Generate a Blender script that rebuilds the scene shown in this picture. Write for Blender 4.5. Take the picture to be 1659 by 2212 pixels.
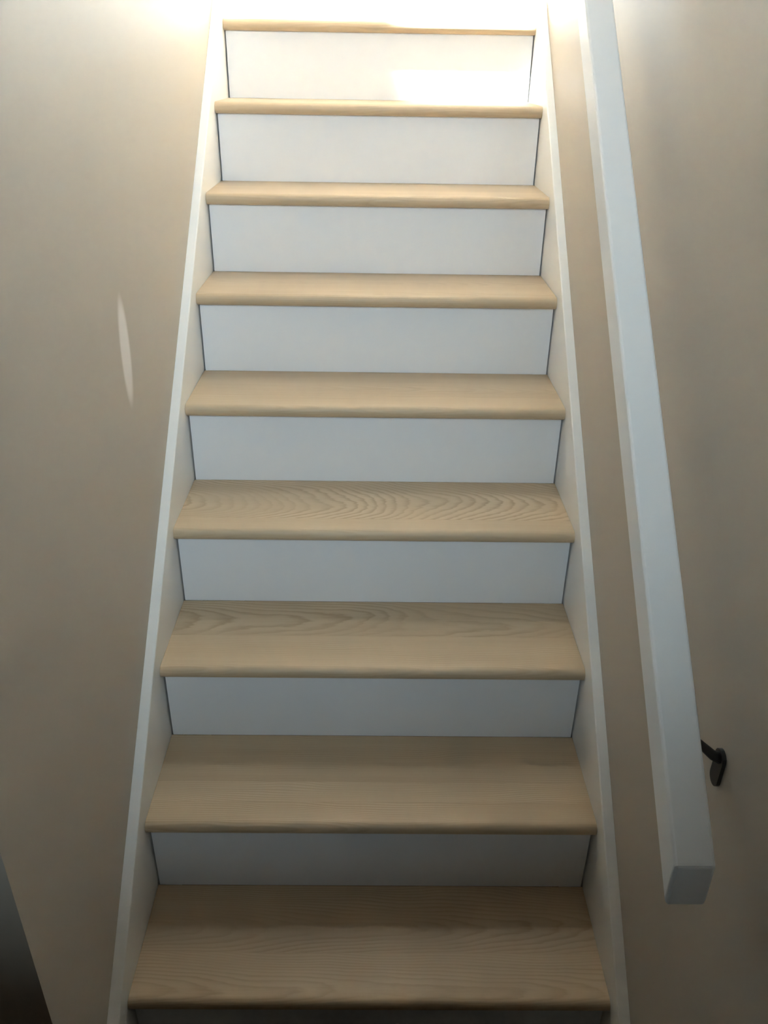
import bpy, bmesh, math
from mathutils import Vector, Matrix

for o in list(bpy.data.objects):
    bpy.data.objects.remove(o)
scene = bpy.context.scene
COL = scene.collection

# ------------------------------------------------------------------ camera
# solved from the nosing and riser corners of the flight (1659 x 2212 frame)
F_PX, PITCH, YAW, ROLL = 1790.0, 0.50015, 0.01305, 0.01658
CAM = Vector((-0.00072, -2.55845, -0.08918))
fw = Vector((math.sin(YAW) * math.cos(PITCH), math.cos(YAW) * math.cos(PITCH), -math.sin(PITCH)))
rt = fw.cross(Vector((0, 0, 1))).normalized()
up = rt.cross(fw)
rt, up = rt * math.cos(ROLL) + up * math.sin(ROLL), -rt * math.sin(ROLL) + up * math.cos(ROLL)
cam_data = bpy.data.cameras.new('camera')
cam = bpy.data.objects.new('camera', cam_data)
COL.objects.link(cam)
cam_data.sensor_fit = 'VERTICAL'
cam_data.sensor_height = 24.0
cam_data.lens = 24.0 * F_PX / 2212.0
cam_data.clip_start = 0.02
cam.matrix_world = Matrix(((rt.x, up.x, -fw.x, CAM.x), (rt.y, up.y, -fw.y, CAM.y),
                           (rt.z, up.z, -fw.z, CAM.z), (0, 0, 0, 1)))
scene.camera = cam

# ------------------------------------------------------------------ world, sun, exposure
world = bpy.data.worlds.new('sky')
scene.world = world
world.use_nodes = True
bg = world.node_tree.nodes['Background']
bg.inputs['Color'].default_value = (0.76, 0.89, 1.0, 1)
bg.inputs['Strength'].default_value = 21.0

SUN_DIR = Vector((0.09, 0.187, -0.87)).normalized()
sun_data = bpy.data.lights.new('sun', 'SUN')
sun_data.energy = 760.0
sun_data.angle = math.radians(4.0)
sun_data.color = (1.0, 0.975, 0.93)
sun = bpy.data.objects.new('sun', sun_data)
sun.rotation_euler = SUN_DIR.to_track_quat('-Z', 'Y').to_euler()
sun.location = (-0.5, -3, 8)
COL.objects.link(sun)

scene.view_settings.view_transform = 'Standard'
scene.view_settings.look = 'None'
scene.view_settings.gamma = 1.0
scene.view_settings.use_curve_mapping = False
scene.view_settings.exposure = 0.0
scene.cycles.use_denoising = True
scene.cycles.max_bounces = 14
scene.cycles.diffuse_bounces = 10
scene.cycles.sample_clamp_indirect = 0.0
scene.cycles.caustics_reflective = False
scene.cycles.caustics_refractive = False

# openings of the upper floor, used for the walls and for the light portals
SKY_X0, SKY_X1, SKY_Y0, SKY_Y1 = -0.22, 0.36, -0.53, 0.32     # skylight in the upper ceiling
CEIL = 2.35                                                   # upper ceiling
WIN_X0, WIN_X1, WIN_Z0, WIN_Z1 = -0.36, 0.36, 0.06, 1.80       # glazed door at the end of the landing
BACK_Y = 1.45
HEAD_Y = -0.56                  # unseen wall added above the lower stairs to shade the lowest steps
HW_X0, HW_X1, HW_Z0, HW_Z1 = -0.70, 1.84, 0.15, 1.18     # unseen window added in the lower hall as front light for the risers
LOW_BACK = -3.9

def portal(name, loc, rot, sx, sy):
    d = bpy.data.lights.new(name, 'AREA')
    d.shape = 'RECTANGLE'
    d.size, d.size_y = sx, sy
    d.cycles.is_portal = True
    o = bpy.data.objects.new(name, d)
    o.location, o.rotation_euler = loc, rot
    COL.objects.link(o)
    return o

portal('skylight_portal', ((SKY_X0 + SKY_X1) / 2, (SKY_Y0 + SKY_Y1) / 2, CEIL + 0.155), (0, 0, 0),
       SKY_X1 - SKY_X0, SKY_Y1 - SKY_Y0)
portal('window_portal', ((WIN_X0 + WIN_X1) / 2, BACK_Y + 0.125, (WIN_Z0 + WIN_Z1) / 2), (math.radians(-90), 0, 0),
       WIN_X1 - WIN_X0, WIN_Z1 - WIN_Z0)

portal('fill_window_portal', ((HW_X0 + HW_X1) / 2, LOW_BACK - 0.125, (HW_Z0 + HW_Z1) / 2), (math.radians(90), 0, 0),
       HW_X1 - HW_X0, HW_Z1 - HW_Z0)

# ------------------------------------------------------------------ materials
def new_mat(name):
    m = bpy.data.materials.new(name)
    m.use_nodes = True
    nt = m.node_tree
    return m, nt, nt.nodes, nt.links, nt.nodes['Principled BSDF']

def paint(name, col, rough, bump=0.02, scale=220.0, vary=0.03):
    m, nt, N, L, b = new_mat(name)
    tc = N.new('ShaderNodeTexCoord')
    n1 = N.new('ShaderNodeTexNoise'); n1.inputs['Scale'].default_value = 2.6; n1.inputs['Detail'].default_value = 3
    n2 = N.new('ShaderNodeTexNoise'); n2.inputs['Scale'].default_value = scale; n2.inputs['Detail'].default_value = 2
    L.new(tc.outputs['Object'], n1.inputs['Vector']); L.new(tc.outputs['Object'], n2.inputs['Vector'])
    mix = N.new('ShaderNodeMix'); mix.data_type = 'RGBA'
    mix.inputs['A'].default_value = (*[c * (1 - vary) for c in col], 1)
    mix.inputs['B'].default_value = (*[min(1, c * (1 + vary)) for c in col], 1)
    L.new(n1.outputs['Fac'], mix.inputs['Factor'])
    L.new(mix.outputs['Result'], b.inputs['Base Color'])
    b.inputs['Roughness'].default_value = rough
    bp = N.new('ShaderNodeBump'); bp.inputs['Strength'].default_value = bump; bp.inputs['Distance'].default_value = 0.002
    L.new(n2.outputs['Fac'], bp.inputs['Height']); L.new(bp.outputs['Normal'], b.inputs['Normal'])
    return m

M_WHITE = paint('white_trim_paint', (0.80, 0.81, 0.81), 0.38, 0.015, 300, 0.01)
M_RISER = paint('white_riser_paint', (0.775, 0.80, 0.845), 0.45, 0.03, 180, 0.012)
M_RAIL = paint('white_rail_paint', (0.80, 0.82, 0.84), 0.35, 0.01, 300, 0.01)
M_WALL = paint('beige_wall_paint', (0.50, 0.45, 0.385), 0.55, 0.06, 150, 0.025)
M_CEIL = paint('ceiling_paint', (0.80, 0.79, 0.76), 0.8, 0.05, 120, 0.02)
M_TILE = paint('pale_landing_floor', (0.68, 0.67, 0.64), 0.5, 0.05, 60, 0.03)
M_BOARD = paint('brown_ceiling_boards', (0.26, 0.24, 0.21), 0.6, 0.05, 90, 0.1)
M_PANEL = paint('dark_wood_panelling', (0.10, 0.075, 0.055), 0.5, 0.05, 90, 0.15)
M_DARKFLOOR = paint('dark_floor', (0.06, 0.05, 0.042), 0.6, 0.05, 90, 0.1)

def add_pale_streak(m):
    """pale soft-edged streak mixed into the colour of the left wall, at a fixed place of the wall"""
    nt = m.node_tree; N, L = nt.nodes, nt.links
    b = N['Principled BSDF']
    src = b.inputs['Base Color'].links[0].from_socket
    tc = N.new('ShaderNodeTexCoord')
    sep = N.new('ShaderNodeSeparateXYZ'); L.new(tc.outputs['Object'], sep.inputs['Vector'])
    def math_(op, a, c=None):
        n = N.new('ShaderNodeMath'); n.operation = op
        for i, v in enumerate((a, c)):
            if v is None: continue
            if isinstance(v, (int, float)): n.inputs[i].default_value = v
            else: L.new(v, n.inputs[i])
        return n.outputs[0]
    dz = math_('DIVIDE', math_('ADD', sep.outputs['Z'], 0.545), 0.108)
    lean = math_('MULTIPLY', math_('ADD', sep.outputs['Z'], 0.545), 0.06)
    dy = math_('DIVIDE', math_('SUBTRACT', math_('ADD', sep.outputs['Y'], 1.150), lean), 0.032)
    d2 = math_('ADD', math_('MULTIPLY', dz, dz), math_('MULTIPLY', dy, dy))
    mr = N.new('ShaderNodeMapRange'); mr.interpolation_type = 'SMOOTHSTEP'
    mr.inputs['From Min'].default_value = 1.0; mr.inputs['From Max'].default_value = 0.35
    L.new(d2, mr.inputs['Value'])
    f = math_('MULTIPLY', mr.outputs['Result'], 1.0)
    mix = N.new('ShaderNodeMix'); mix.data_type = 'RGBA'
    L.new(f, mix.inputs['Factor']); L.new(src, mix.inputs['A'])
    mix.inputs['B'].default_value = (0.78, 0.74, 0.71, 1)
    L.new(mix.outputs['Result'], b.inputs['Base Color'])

M_WALL_L = M_WALL.copy(); M_WALL_L.name = 'beige_wall_paint_streaked'
add_pale_streak(M_WALL_L)

def make_wood():
    """plain-sawn oak: growth rings around a slightly tilted pith, set per board by the object's 'grain' property"""
    m, nt, N, L, b = new_mat('light_oak')
    tc = N.new('ShaderNodeTexCoord')
    at = N.new('ShaderNodeAttribute'); at.attribute_type = 'OBJECT'; at.attribute_name = 'grain'      # (seed, pith y, pith depth)
    at2 = N.new('ShaderNodeAttribute'); at2.attribute_type = 'OBJECT'; at2.attribute_name = 'figure'  # (tilt, contrast, tone)
    sp = N.new('ShaderNodeSeparateXYZ'); L.new(tc.outputs['Object'], sp.inputs['Vector'])
    sg = N.new('ShaderNodeSeparateXYZ'); L.new(at.outputs['Vector'], sg.inputs['Vector'])
    sf = N.new('ShaderNodeSeparateXYZ'); L.new(at2.outputs['Vector'], sf.inputs['Vector'])
    def M(op, a, c=None, d=None):
        n = N.new('ShaderNodeMath'); n.operation = op
        for i, v in enumerate((a, c, d)):
            if v is None: continue
            if isinstance(v, (int, float)): n.inputs[i].default_value = v
            else: L.new(v, n.inputs[i])
        return n.outputs[0]
    def comb(x, y, z):
        n = N.new('ShaderNodeCombineXYZ')
        for i, v in enumerate((x, y, z)):
            if isinstance(v, (int, float)): n.inputs[i].default_value = v
            else: L.new(v, n.inputs[i])
        return n.outputs[0]
    def noise(vec, scale, detail=3, rough=0.5):
        n = N.new('ShaderNodeTexNoise'); n.inputs['Scale'].default_value = scale
        n.inputs['Detail'].default_value = detail; n.inputs['Roughness'].default_value = rough
        L.new(vec, n.inputs['Vector']); return n.outputs['Fac']
    X, Y, Z = sp.outputs
    xs = M('ADD', X, M('MULTIPLY', sg.outputs['X'], 7.3))
    wob = noise(comb(xs, M('MULTIPLY', Y, 3.0), M('MULTIPLY', Z, 3.0)), 2.6, 2, 0.45)
    wob2 = noise(comb(M('MULTIPLY', xs, 1.0), M('MULTIPLY', Y, 2.2), sg.outputs['X']), 4.0, 1, 0.4)
    jag = noise(comb(M('MULTIPLY', xs, 1.0), M('MULTIPLY', Y, 3.5), sg.outputs['X']), 26.0, 2, 0.5)
    yy = M('ADD', M('SUBTRACT', Y, sg.outputs['Y']), M('MULTIPLY', M('SUBTRACT', wob, 0.5), 0.05))
    dd = M('ADD', M('ADD', sg.outputs['Z'], M('MULTIPLY', X, sf.outputs['X'])),
           M('ADD', M('MULTIPLY', M('SUBTRACT', wob2, 0.5), 0.022), M('MULTIPLY', M('SUBTRACT', jag, 0.5), 0.0030)))
    dd = M('ADD', dd, M('MULTIPLY', Z, -1.0))
    r = M('SQRT', M('ADD', M('MULTIPLY', yy, yy), M('MULTIPLY', dd, dd)))
    ph = M('FRACT', M('MULTIPLY', r, 230.0))
    # early wood to late wood: slow rise, quick fall
    ring = N.new('ShaderNodeValToRGB'); L.new(ph, ring.inputs['Fac'])
    e = ring.color_ramp.elements
    e[0].position, e[0].color = 0.0, (0.75, 0.75, 0.75, 1)
    e[1].position, e[1].color = 1.0, (0.62, 0.62, 0.62, 1)
    for p, c in ((0.12, 1.0), (0.45, 0.85), (0.72, 0.28), (0.88, 0.05)):
        q = ring.color_ramp.elements.new(p); q.color = (c, c, c, 1)
    fibre = noise(comb(M('MULTIPLY', xs, 3.0), M('MULTIPLY', Y, 150.0), M('MULTIPLY', Z, 150.0)), 2.0, 4, 0.6)
    broad = noise(comb(M('MULTIPLY', xs, 0.8), M('MULTIPLY', Y, 14.0), sg.outputs['X']), 2.0, 2, 0.5)
    fade = N.new('ShaderNodeMapRange'); fade.interpolation_type = 'SMOOTHSTEP'
    fade.inputs['From Min'].default_value = 0.34; fade.inputs['From Max'].default_value = 0.62
    fade.inputs['To Min'].default_value = 0.25; fade.inputs['To Max'].default_value = 1.0
    L.new(noise(comb(xs, M('MULTIPLY', Y, 4.0), sg.outputs['X']), 3.0, 1, 0.5), fade.inputs['Value'])
    v = M('ADD', M('MULTIPLY', M('SUBTRACT', ring.outputs['Color'], 0.5), M('MULTIPLY', sf.outputs['Y'], fade.outputs['Result'])),
          M('ADD', M('MULTIPLY', M('SUBTRACT', fibre, 0.5), 0.30), M('MULTIPLY', M('SUBTRACT', broad, 0.5), 0.42)))
    v = M('ADD', v, M('ADD', sf.outputs['Z'], 0.5))
    cr = N.new('ShaderNodeValToRGB'); L.new(v, cr.inputs['Fac'])
    e = cr.color_ramp.elements
    e[0].position, e[0].color = 0.0, (0.37, 0.265, 0.160, 1)
    e[1].position, e[1].color = 1.0, (0.64, 0.515, 0.365, 1)
    q = e.new(0.5); q.color = (0.53, 0.41, 0.275, 1)
    L.new(cr.outputs['Color'], b.inputs['Base Color'])
    b.inputs['Roughness'].default_value = 0.42
    b.inputs['Specular IOR Level'].default_value = 0.35
    bp = N.new('ShaderNodeBump'); bp.inputs['Strength'].default_value = 0.06; bp.inputs['Distance'].default_value = 0.001
    L.new(fibre, bp.inputs['Height']); L.new(bp.outputs['Normal'], b.inputs['Normal'])
    return m

M_WOOD = make_wood()

m, nt, N, L, b = new_mat('dark_bronze_metal')
b.inputs['Base Color'].default_value = (0.05, 0.047, 0.043, 1)
b.inputs['Metallic'].default_value = 0.7; b.inputs['Roughness'].default_value = 0.45
M_METAL = m
m, nt, N, L, b = new_mat('window_glass')
for n in list(N):
    if n.type == 'BSDF_PRINCIPLED': N.remove(n)
tr = N.new('ShaderNodeBsdfTransparent'); tr.inputs['Color'].default_value = (0.96, 0.98, 0.97, 1)
gl = N.new('ShaderNodeBsdfGlossy'); gl.inputs['Roughness'].default_value = 0.02
fr = N.new('ShaderNodeFresnel'); fr.inputs['IOR'].default_value = 1.45
mx = N.new('ShaderNodeMixShader')
L.new(fr.outputs[0], mx.inputs['Fac']); L.new(tr.outputs[0], mx.inputs[1]); L.new(gl.outputs[0], mx.inputs[2])
L.new(mx.outputs[0], N['Material Output'].inputs['Surface'])
M_GLASS = m

# ------------------------------------------------------------------ mesh helpers
def add_box(bm, x0, x1, y0, y1, z0, z1):
    vs = [bm.verts.new((x, y, z)) for x in (x0, x1) for y in (y0, y1) for z in (z0, z1)]
    for f in ((0, 1, 3, 2), (4, 6, 7, 5), (0, 4, 5, 1), (2, 3, 7, 6), (0, 2, 6, 4), (1, 5, 7, 3)):
        bm.faces.new([vs[i] for i in f])

def add_prism_x(bm, prof, x0, x1):
    """profile of (y, z) points swept along x"""
    a = [bm.verts.new((x0, y, z)) for y, z in prof]
    c = [bm.verts.new((x1, y, z)) for y, z in prof]
    n = len(prof)
    bm.faces.new(a); bm.faces.new(c[::-1])
    for i in range(n):
        bm.faces.new((a[i], c[i], c[(i + 1) % n], a[(i + 1) % n]))

def obj(name, bm, mat, parent=None, bevel=0.0, smooth=False, loc=None):
    bmesh.ops.recalc_face_normals(bm, faces=bm.faces[:])
    if bevel:
        bmesh.ops.bevel(bm, geom=bm.edges[:] , offset=bevel, segments=2, profile=0.6, affect='EDGES', clamp_overlap=True)
    me = bpy.data.meshes.new(name)
    bm.to_mesh(me); bm.free()
    if smooth:
        for p in me.polygons: p.use_smooth = True
    me.materials.append(mat)
    o = bpy.data.objects.new(name, me)
    COL.objects.link(o)
    if loc: o.location = loc
    if parent: o.parent = parent
    return o

def box(name, dims, mat, parent=None, bevel=0.0):
    bm = bmesh.new(); add_box(bm, *dims)
    return obj(name, bm, mat, parent, bevel)

def structure(o, label, cat):
    o['kind'] = 'structure'; o['label'] = label; o['category'] = cat
    return o

def empty(name, loc, parent=None):
    o = bpy.data.objects.new(name, None)
    o.empty_display_size = 0.1
    o.location = loc
    COL.objects.link(o)
    if parent: o.parent = parent
    return o

# ------------------------------------------------------------------ dimensions of the flight
RISE, RUN, W, OVER, T = 0.19, 0.21385, 0.8367, 0.0193, 0.0275
SLOPE = RISE / RUN
HW = W / 2
SK_T = 0.020                    # skirt thickness
WX = HW + SK_T + 0.0005         # wall faces
FLOOR_Z = -9 * RISE             # lower floor
CORNER_Y = -1.89                # outside corner where the left wall ends
LOW_CEIL = 1.24
PART_Y, PART_Z, PART_Z2 = -3.0, -0.18, 0.22  # position and heights of the added shading half walls
LOW_X0, LOW_X1 = -1.3, 1.9
RW_Y = -2.35                    # the right wall ends here, the added shading half wall goes on
EXT = 1.25                      # half width of the upper hall

# ------------------------------------------------------------------ setting
G = 0.0005
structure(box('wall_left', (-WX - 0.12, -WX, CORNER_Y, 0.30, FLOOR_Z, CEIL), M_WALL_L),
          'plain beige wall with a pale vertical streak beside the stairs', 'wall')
structure(box('wall_right', (WX, WX + 0.12, RW_Y, 0.30, FLOOR_Z, CEIL), M_WALL),
          'plain beige wall behind the white handrail', 'wall')
structure(box('wall_left_return', (LOW_X0, -WX - 0.12 - G, CORNER_Y, CORNER_Y + 0.12, FLOOR_Z, LOW_CEIL), M_WALL),
          'shaded beige wall turning away at the foot of the stairs', 'wall')
bm = bmesh.new()
LB0, LB1 = LOW_BACK - 0.12, LOW_BACK
add_box(bm, LOW_X0, HW_X0, LB0, LB1, FLOOR_Z, LOW_CEIL)
add_box(bm, HW_X1, LOW_X1, LB0, LB1, FLOOR_Z, LOW_CEIL)
add_box(bm, HW_X0, HW_X1, LB0, LB1, FLOOR_Z, HW_Z0)
add_box(bm, HW_X0, HW_X1, LB0, LB1, HW_Z1, LOW_CEIL)
structure(obj('wall_lower_back', bm, M_PANEL), 'dark panelled wall of the lower hall with an added window', 'wall')
bm = bmesh.new()  # unseen walls added to block the lower window's light from the lower steps
add_box(bm, LOW_X0, -0.46, PART_Y - 0.1, PART_Y, FLOOR_Z, LOW_CEIL)
add_box(bm, -0.46, -0.05, PART_Y - 0.1, PART_Y, FLOOR_Z, PART_Z)
add_box(bm, -0.05, WX + 0.12, PART_Y - 0.1, PART_Y, FLOOR_Z, PART_Z2)
add_box(bm, WX, WX + 0.12, PART_Y, RW_Y - G, FLOOR_Z, PART_Z2)
structure(obj('shade_partition', bm, M_PANEL), 'dark half wall added behind the camera to shade the lower steps', 'wall')
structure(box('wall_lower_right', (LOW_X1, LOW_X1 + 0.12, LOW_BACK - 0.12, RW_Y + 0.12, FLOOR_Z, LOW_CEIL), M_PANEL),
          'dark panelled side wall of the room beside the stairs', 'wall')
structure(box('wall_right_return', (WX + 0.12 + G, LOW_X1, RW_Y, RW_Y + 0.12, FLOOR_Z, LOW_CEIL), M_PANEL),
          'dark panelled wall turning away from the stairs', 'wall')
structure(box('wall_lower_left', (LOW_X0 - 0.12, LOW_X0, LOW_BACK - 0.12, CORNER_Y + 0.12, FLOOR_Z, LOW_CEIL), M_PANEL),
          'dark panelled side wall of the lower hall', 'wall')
structure(box('shade_header', (-WX + G, WX - G, HEAD_Y - 0.12, HEAD_Y, LOW_CEIL + 0.15 + G, CEIL), M_CEIL),
          'unseen white wall added above the lower stairs to shade the lowest steps', 'wall')
structure(box('wall_under_landing', (-WX - 0.12, WX + 0.12, 0.18, 0.30, FLOOR_Z, -0.2 - G), M_WALL),
          'wall closing the space under the landing', 'wall')
structure(box('floor_lower', (LOW_X0 - 0.12, LOW_X1 + 0.12, LOW_BACK - 0.12, 0.30, FLOOR_Z - 0.1, FLOOR_Z - G), M_DARKFLOOR),
          'dark floor at the foot of the stairs', 'floor')
bm = bmesh.new()
add_box(bm, LOW_X0 - 0.12, WX - G, LOW_BACK - 0.12, CORNER_Y - G, LOW_CEIL + G, LOW_CEIL + 0.15)
add_box(bm, WX - G, LOW_X1 + 0.12, LOW_BACK - 0.12, RW_Y - G, LOW_CEIL + G, LOW_CEIL + 0.15)
add_box(bm, WX + 0.12 + G, LOW_X1 + 0.12, RW_Y - G, RW_Y + 0.12, LOW_CEIL + G, LOW_CEIL + 0.15)
add_box(bm, -WX + G, WX - G, CORNER_Y - G, HEAD_Y, LOW_CEIL + G, LOW_CEIL + 0.15)  # part over the stairs, extended to shade the lowest steps
structure(obj('ceiling_lower', bm, M_PANEL), 'dark boarded ceiling of the lower hall, extended over the stairs to shade the lowest steps', 'ceiling')
# upper hall
structure(box('floor_upper', (-EXT, EXT, 0.10, BACK_Y, -0.2, -0.0005), M_TILE), 'pale landing floor at the top of the stairs', 'floor')
structure(box('wall_upper_left', (-EXT - 0.12, -EXT, 0.30, BACK_Y + 0.12, -0.2, CEIL), M_WALL), 'beige wall left of the landing', 'wall')
structure(box('wall_upper_right', (EXT, EXT + 0.12, 0.30, BACK_Y + 0.12, -0.2, CEIL), M_WALL), 'beige wall right of the landing', 'wall')
structure(box('wall_upper_return_left', (-EXT, -WX - 0.12 - G, 0.18, 0.30, -0.2, CEIL), M_WALL), 'beige return wall left of the stair head', 'wall')
structure(box('wall_upper_return_right', (WX + 0.12 + G, EXT, 0.18, 0.30, -0.2, CEIL), M_WALL), 'beige return wall right of the stair head', 'wall')
bm = bmesh.new()
Y0, Y1 = BACK_Y + G, BACK_Y + 0.12
add_box(bm, -EXT, WIN_X0, Y0, Y1, -0.2, CEIL)
add_box(bm, WIN_X1, EXT, Y0, Y1, -0.2, CEIL)
add_box(bm, WIN_X0, WIN_X1, Y0, Y1, -0.2, WIN_Z0)
add_box(bm, WIN_X0, WIN_X1, Y0, Y1, WIN_Z1, CEIL)
structure(obj('wall_upper_back', bm, M_WHITE), 'white wall around the glazed door behind the landing', 'wall')
bm = bmesh.new()
C0, C1 = CEIL + G, CEIL + 0.15
CX, CYA, CYB = EXT + 0.12, HEAD_Y - 0.12, BACK_Y + 0.12
add_box(bm, -CX, SKY_X0, CYA, CYB, C0, C1)
add_box(bm, SKY_X1, CX, CYA, CYB, C0, C1)
add_box(bm, SKY_X0, SKY_X1, CYA, SKY_Y0, C0, C1)
add_box(bm, SKY_X0, SKY_X1, SKY_Y1, CYB, C0, C1)
structure(obj('ceiling', bm, M_BOARD), 'brown boarded ceiling with a skylight above the stair head', 'ceiling')

def glazing(name, label, x0, x1, a0, a1, flat_z=None, y=None):
    fwid = 0.05
    bm = bmesh.new()
    if flat_z is not None:
        for q in ((x0, x0 + fwid, a0, a1), (x1 - fwid, x1, a0, a1), (x0 + fwid, x1 - fwid, a0, a0 + fwid), (x0 + fwid, x1 - fwid, a1 - fwid, a1)):
            add_box(bm, q[0] + G, q[1] - G, q[2] + G, q[3] - G, flat_z, flat_z + 0.04)
    else:
        for q in ((x0, x0 + fwid, a0, a1), (x1 - fwid, x1, a0, a1), (x0 + fwid, x1 - fwid, a0, a0 + fwid), (x0 + fwid, x1 - fwid, a1 - fwid, a1)):
            add_box(bm, q[0] + G, q[1] - G, y, y + 0.04, q[2] + G, q[3] - G)
    fr = structure(obj(name, bm, M_WHITE), label, 'window')
    bm = bmesh.new()
    if flat_z is not None: add_box(bm, x0 + fwid, x1 - fwid, a0 + fwid, a1 - fwid, flat_z + 0.018, flat_z + 0.022)
    else: add_box(bm, x0 + fwid, x1 - fwid, y + 0.018, y + 0.022, a0 + fwid, a1 - fwid)
    obj('pane', bm, M_GLASS, fr)
    return fr

glazing('window_1', 'glazed white door at the end of the landing', WIN_X0, WIN_X1, WIN_Z0, WIN_Z1, y=BACK_Y + 0.04)
glazing('fill_window', 'white framed window added in the lower hall to light the risers', HW_X0, HW_X1, HW_Z0, HW_Z1, y=LOW_BACK - 0.08)
glazing('window_2', 'white framed skylight above the stair head', SKY_X0, SKY_X1, SKY_Y0, SKY_Y1, flat_z=CEIL + 0.08)

# ------------------------------------------------------------------ staircase
stairs = empty('staircase', (0, 0, FLOOR_Z))
stairs['label'] = 'straight flight of light oak treads with white risers between beige walls'
stairs['category'] = 'staircase'
SZ = -FLOOR_Z          # parts are modelled around the landing level, the empty stands on the lower floor

def flat_board(y0, y1, x0, x1, m=0.00025):
    """square-edged stave with a hairline arris on the top long edges; local origin at nosing centre"""
    return [(y0, -T), (y0, -m), (y0 + m, 0), (y1 - m, 0), (y1, -m), (y1, -T)]

def nosing_profile(y0, y1, m=0.00025, seg=12):
    """bullnose front edge at y0, square back edge at y1"""
    r = T / 2
    p = [(y1, -T), (y1, -m), (y1 - m, 0)]
    for i in range(seg + 1):
        a = math.pi / 2 + math.pi * i / seg
        p.append((y0 + r + r * math.cos(a) * 0.92 - r * 0.08, -r + r * math.sin(a)))
    return p

def stave(name, prof, parent, grain, figure):
    bm = bmesh.new()
    add_prism_x(bm, prof, -HW + 0.0004, HW - 0.0004)
    o = obj(name, bm, M_WOOD, parent)
    for p in o.data.polygons:
        p.use_smooth = abs(p.normal.x) < 0.5
    o.data.set_sharp_from_angle(angle=math.radians(35))
    o['grain'] = grain
    o['figure'] = figure
    return o

# per tread: cuts (share of the depth from the front edge), then grain (seed, pith y, pith depth) and figure (tilt, contrast, tone) of each board
# boards run from the nosing to the back
TREADS = {
    1: ((), [((0.3, 0.10, 0.09), (0.02, 0.25, 0.0))]),
    2: ((0.45,), [((1.1, 0.10, 0.08), (0.02, 0.2, 0.05)), ((1.7, 0.2, 0.06), (0.03, 0.25, 0.0))]),
    3: ((0.40,), [((2.2, 0.18, 0.05), (0.03, 0.25, 0.06)), ((2.9, 0.05, 0.06), (0.04, 0.25, 0.0))]),
    4: ((0.50,), [((3.1, 0.02, 0.07), (0.02, 0.2, 0.05)), ((3.5, 0.13, 0.05), (0.06, 0.25, -0.02))]),
    5: ((0.30,), [((4.4, -0.05, 0.05), (0.02, 0.22, 0.07)), ((4.2, 0.12, 0.03), (0.05, 0.28, 0.0))]),
    6: ((0.235,), [((5.3, -0.12, 0.05), (0.02, 0.25, 0.14)), ((5.0, 0.125, 0.22), (0.150, 0.72, 0.03))]),
    7: ((0.47,), [((6.3, -0.06, 0.06), (0.03, 0.30, 0.07)), ((6.8, 0.155, 0.15), (0.05, 0.55, -0.03))]),
    8: ((0.245, 0.46), [((7.4, -0.10, 0.04), (0.03, 0.40, -0.02)), ((7.0, -0.06, 0.05), (0.04, 0.42, 0.07)),
                        ((7.7, 0.32, 0.05), (0.03, 0.32, -0.05))]),
    9: ((0.40,), [((8.2, 0.02, 0.05), (0.03, 0.35, 0.0)), ((8.8, 0.14, 0.05), (0.05, 0.35, -0.04))]),
}
for k in range(1, 10):
    cuts, boards = TREADS[k]
    t = empty('tread', (0, -(k - 1) * RUN, SZ - (k - 1) * RISE), stairs)
    depth = RUN + OVER - 0.0003 if k > 1 else 0.0995
    edges = [0.0] + [c * depth for c in cuts] + [depth]
    for i in range(len(edges) - 1):
        gap = 0.00005
        if i == 0:
            stave('nosing_board', nosing_profile(0.0, edges[1] - (gap if cuts else 0)), t, *boards[0])
        else:
            stave('stave', flat_board(edges[i], edges[i + 1] - (gap if i < len(edges) - 2 else 0), 0, 0), t, *boards[i])
    ry = -(k - 1) * RUN + OVER
    bm = bmesh.new()
    add_box(bm, -HW + 0.0035, HW - 0.0035, ry, ry + 0.018, SZ - k * RISE + (0.0003 if k < 9 else 0.0), SZ - (k - 1) * RISE - T - 0.0003)
    obj('riser', bm, M_RISER, stairs)

# skirt boards: raking board on each wall, running into the flat baseboard of the landing
SK_H = 0.050            # above the line of the nosings
yb = (0.125 - SK_H) / SLOPE
def skirt(side):
    y_end = CORNER_Y
    prof = [(y_end, FLOOR_Z), (y_end, y_end * SLOPE + SK_H), (yb, 0.125), (0.298, 0.125), (0.298, 0.0005),
            (0.0995, 0.0005), (0.0995, -0.30), (-1.35, FLOOR_Z)]
    bm = bmesh.new()
    x0, x1 = (-HW - SK_T, -HW) if side < 0 else (HW, HW + SK_T)
    add_prism_x(bm, [(y, z + SZ) for y, z in prof], x0, x1)
    es = [e for e in bm.edges if abs(e.verts[0].co.x - e.verts[1].co.x) < 1e-6
          and abs(e.verts[0].co.x - (-HW if side < 0 else HW)) < 1e-6
          and all((v.co.z - SZ) > v.co.y * SLOPE + SK_H - 0.06 for v in e.verts)]
    bmesh.ops.recalc_face_normals(bm, faces=bm.faces[:])
    bmesh.ops.bevel(bm, geom=es, offset=0.0025, segments=2, profile=0.5, affect='EDGES')
    return obj('skirt_board', bm, M_WHITE, stairs)
skirt(-1); skirt(1)

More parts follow.
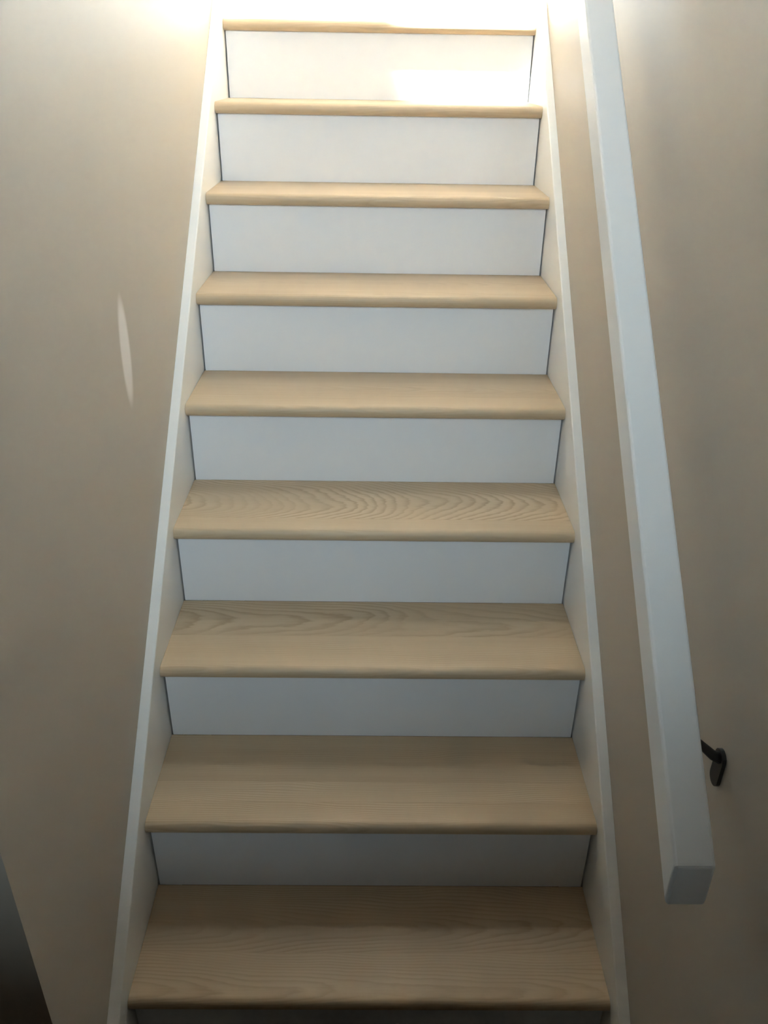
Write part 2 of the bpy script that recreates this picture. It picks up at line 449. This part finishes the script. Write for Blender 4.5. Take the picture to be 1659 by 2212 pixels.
# ------------------------------------------------------------------ handrail
RAIL_X0, RAIL_X1 = 0.335, 0.382
RAIL_H1, RAIL_H0 = 0.86, 0.795          # top and underside above the line of the nosings
RY0, RY1 = -1.945, 0.22
rail_root = empty('handrail', ((RAIL_X0 + RAIL_X1) / 2, RY0, RY0 * SLOPE + RAIL_H0))
rail_root['label'] = 'white painted square handrail on dark metal brackets along the right-hand beige wall'
rail_root['category'] = 'handrail'
O = rail_root.location.copy()
def local(bm):
    bmesh.ops.translate(bm, verts=bm.verts[:], vec=-O)
    return bm
bm = bmesh.new()
add_prism_x(bm, [(RY0, RY0 * SLOPE + RAIL_H0), (RY0, RY0 * SLOPE + RAIL_H1), (RY1, RY1 * SLOPE + RAIL_H1), (RY1, RY1 * SLOPE + RAIL_H0)], RAIL_X0, RAIL_X1)
bmesh.ops.recalc_face_normals(bm, faces=bm.faces[:])
bmesh.ops.bevel(bm, geom=bm.edges[:], offset=0.004, segments=3, profile=0.5, affect='EDGES')
obj('rail', local(bm), M_RAIL, rail_root)

def tube(bm, pts, r, seg=10):
    rings = []
    for i, p in enumerate(pts):
        a = pts[max(i - 1, 0)]; c = pts[min(i + 1, len(pts) - 1)]
        d = (Vector(c) - Vector(a)).normalized()
        u = d.orthogonal().normalized() if abs(d.y) > 0.9 else d.cross(Vector((0, 1, 0))).normalized()
        v = d.cross(u)
        rr = r[i] if isinstance(r, (list, tuple)) else r
        rings.append([bm.verts.new(Vector(p) + (u * math.cos(2 * math.pi * j / seg) + v * math.sin(2 * math.pi * j / seg)) * rr) for j in range(seg)])
    for A, B in zip(rings, rings[1:]):
        for j in range(seg):
            bm.faces.new((A[j], A[(j + 1) % seg], B[(j + 1) % seg], B[j]))
    bm.faces.new(rings[0]); bm.faces.new(rings[-1][::-1])

for by in (-1.797, -0.30):
    zr = by * SLOPE + RAIL_H0                       # underside of the rail here
    xr = (RAIL_X0 + RAIL_X1) / 2
    zw = zr - 0.046
    bl = Vector((WX, by, zw))
    br = empty('bracket', bl - O, rail_root)
    bm = bmesh.new()
    tube(bm, [(WX - 0.003, by, zw - 0.004), (WX - 0.014, by, zw + 0.001), (WX - 0.034, by, zr - 0.026), (xr + 0.016, by, zr - 0.018), (xr + 0.006, by, zr - 0.014), (xr, by, zr - 0.004)],
         [0.008, 0.0065, 0.0055, 0.0055, 0.006, 0.007])
    bmesh.ops.translate(bm, verts=bm.verts[:], vec=-bl)
    obj('arm', bm, M_METAL, br, smooth=True)
    bm = bmesh.new()                                # oblong plate with rounded ends against the wall
    pl = []
    for i in range(24):
        a = 2 * math.pi * i / 24
        pl.append((by + 0.012 * math.cos(a), zw - 0.020 + (0.016 if math.sin(a) > 0 else -0.016) + 0.012 * math.sin(a)))
    add_prism_x(bm, pl, WX - 0.005, WX - 0.0002)
    bmesh.ops.translate(bm, verts=bm.verts[:], vec=-bl)
    obj('wall_plate', bm, M_METAL, br)
    bm = bmesh.new()
    dy = 0.025
    add_prism_x(bm, [(by - dy, (by - dy) * SLOPE + RAIL_H0 - 0.0045), (by - dy, (by - dy) * SLOPE + RAIL_H0 - 0.0005),
                     (by + dy, (by + dy) * SLOPE + RAIL_H0 - 0.0005), (by + dy, (by + dy) * SLOPE + RAIL_H0 - 0.0045)], xr - 0.013, xr + 0.013)
    bmesh.ops.translate(bm, verts=bm.verts[:], vec=-bl)
    obj('saddle', bm, M_METAL, br)
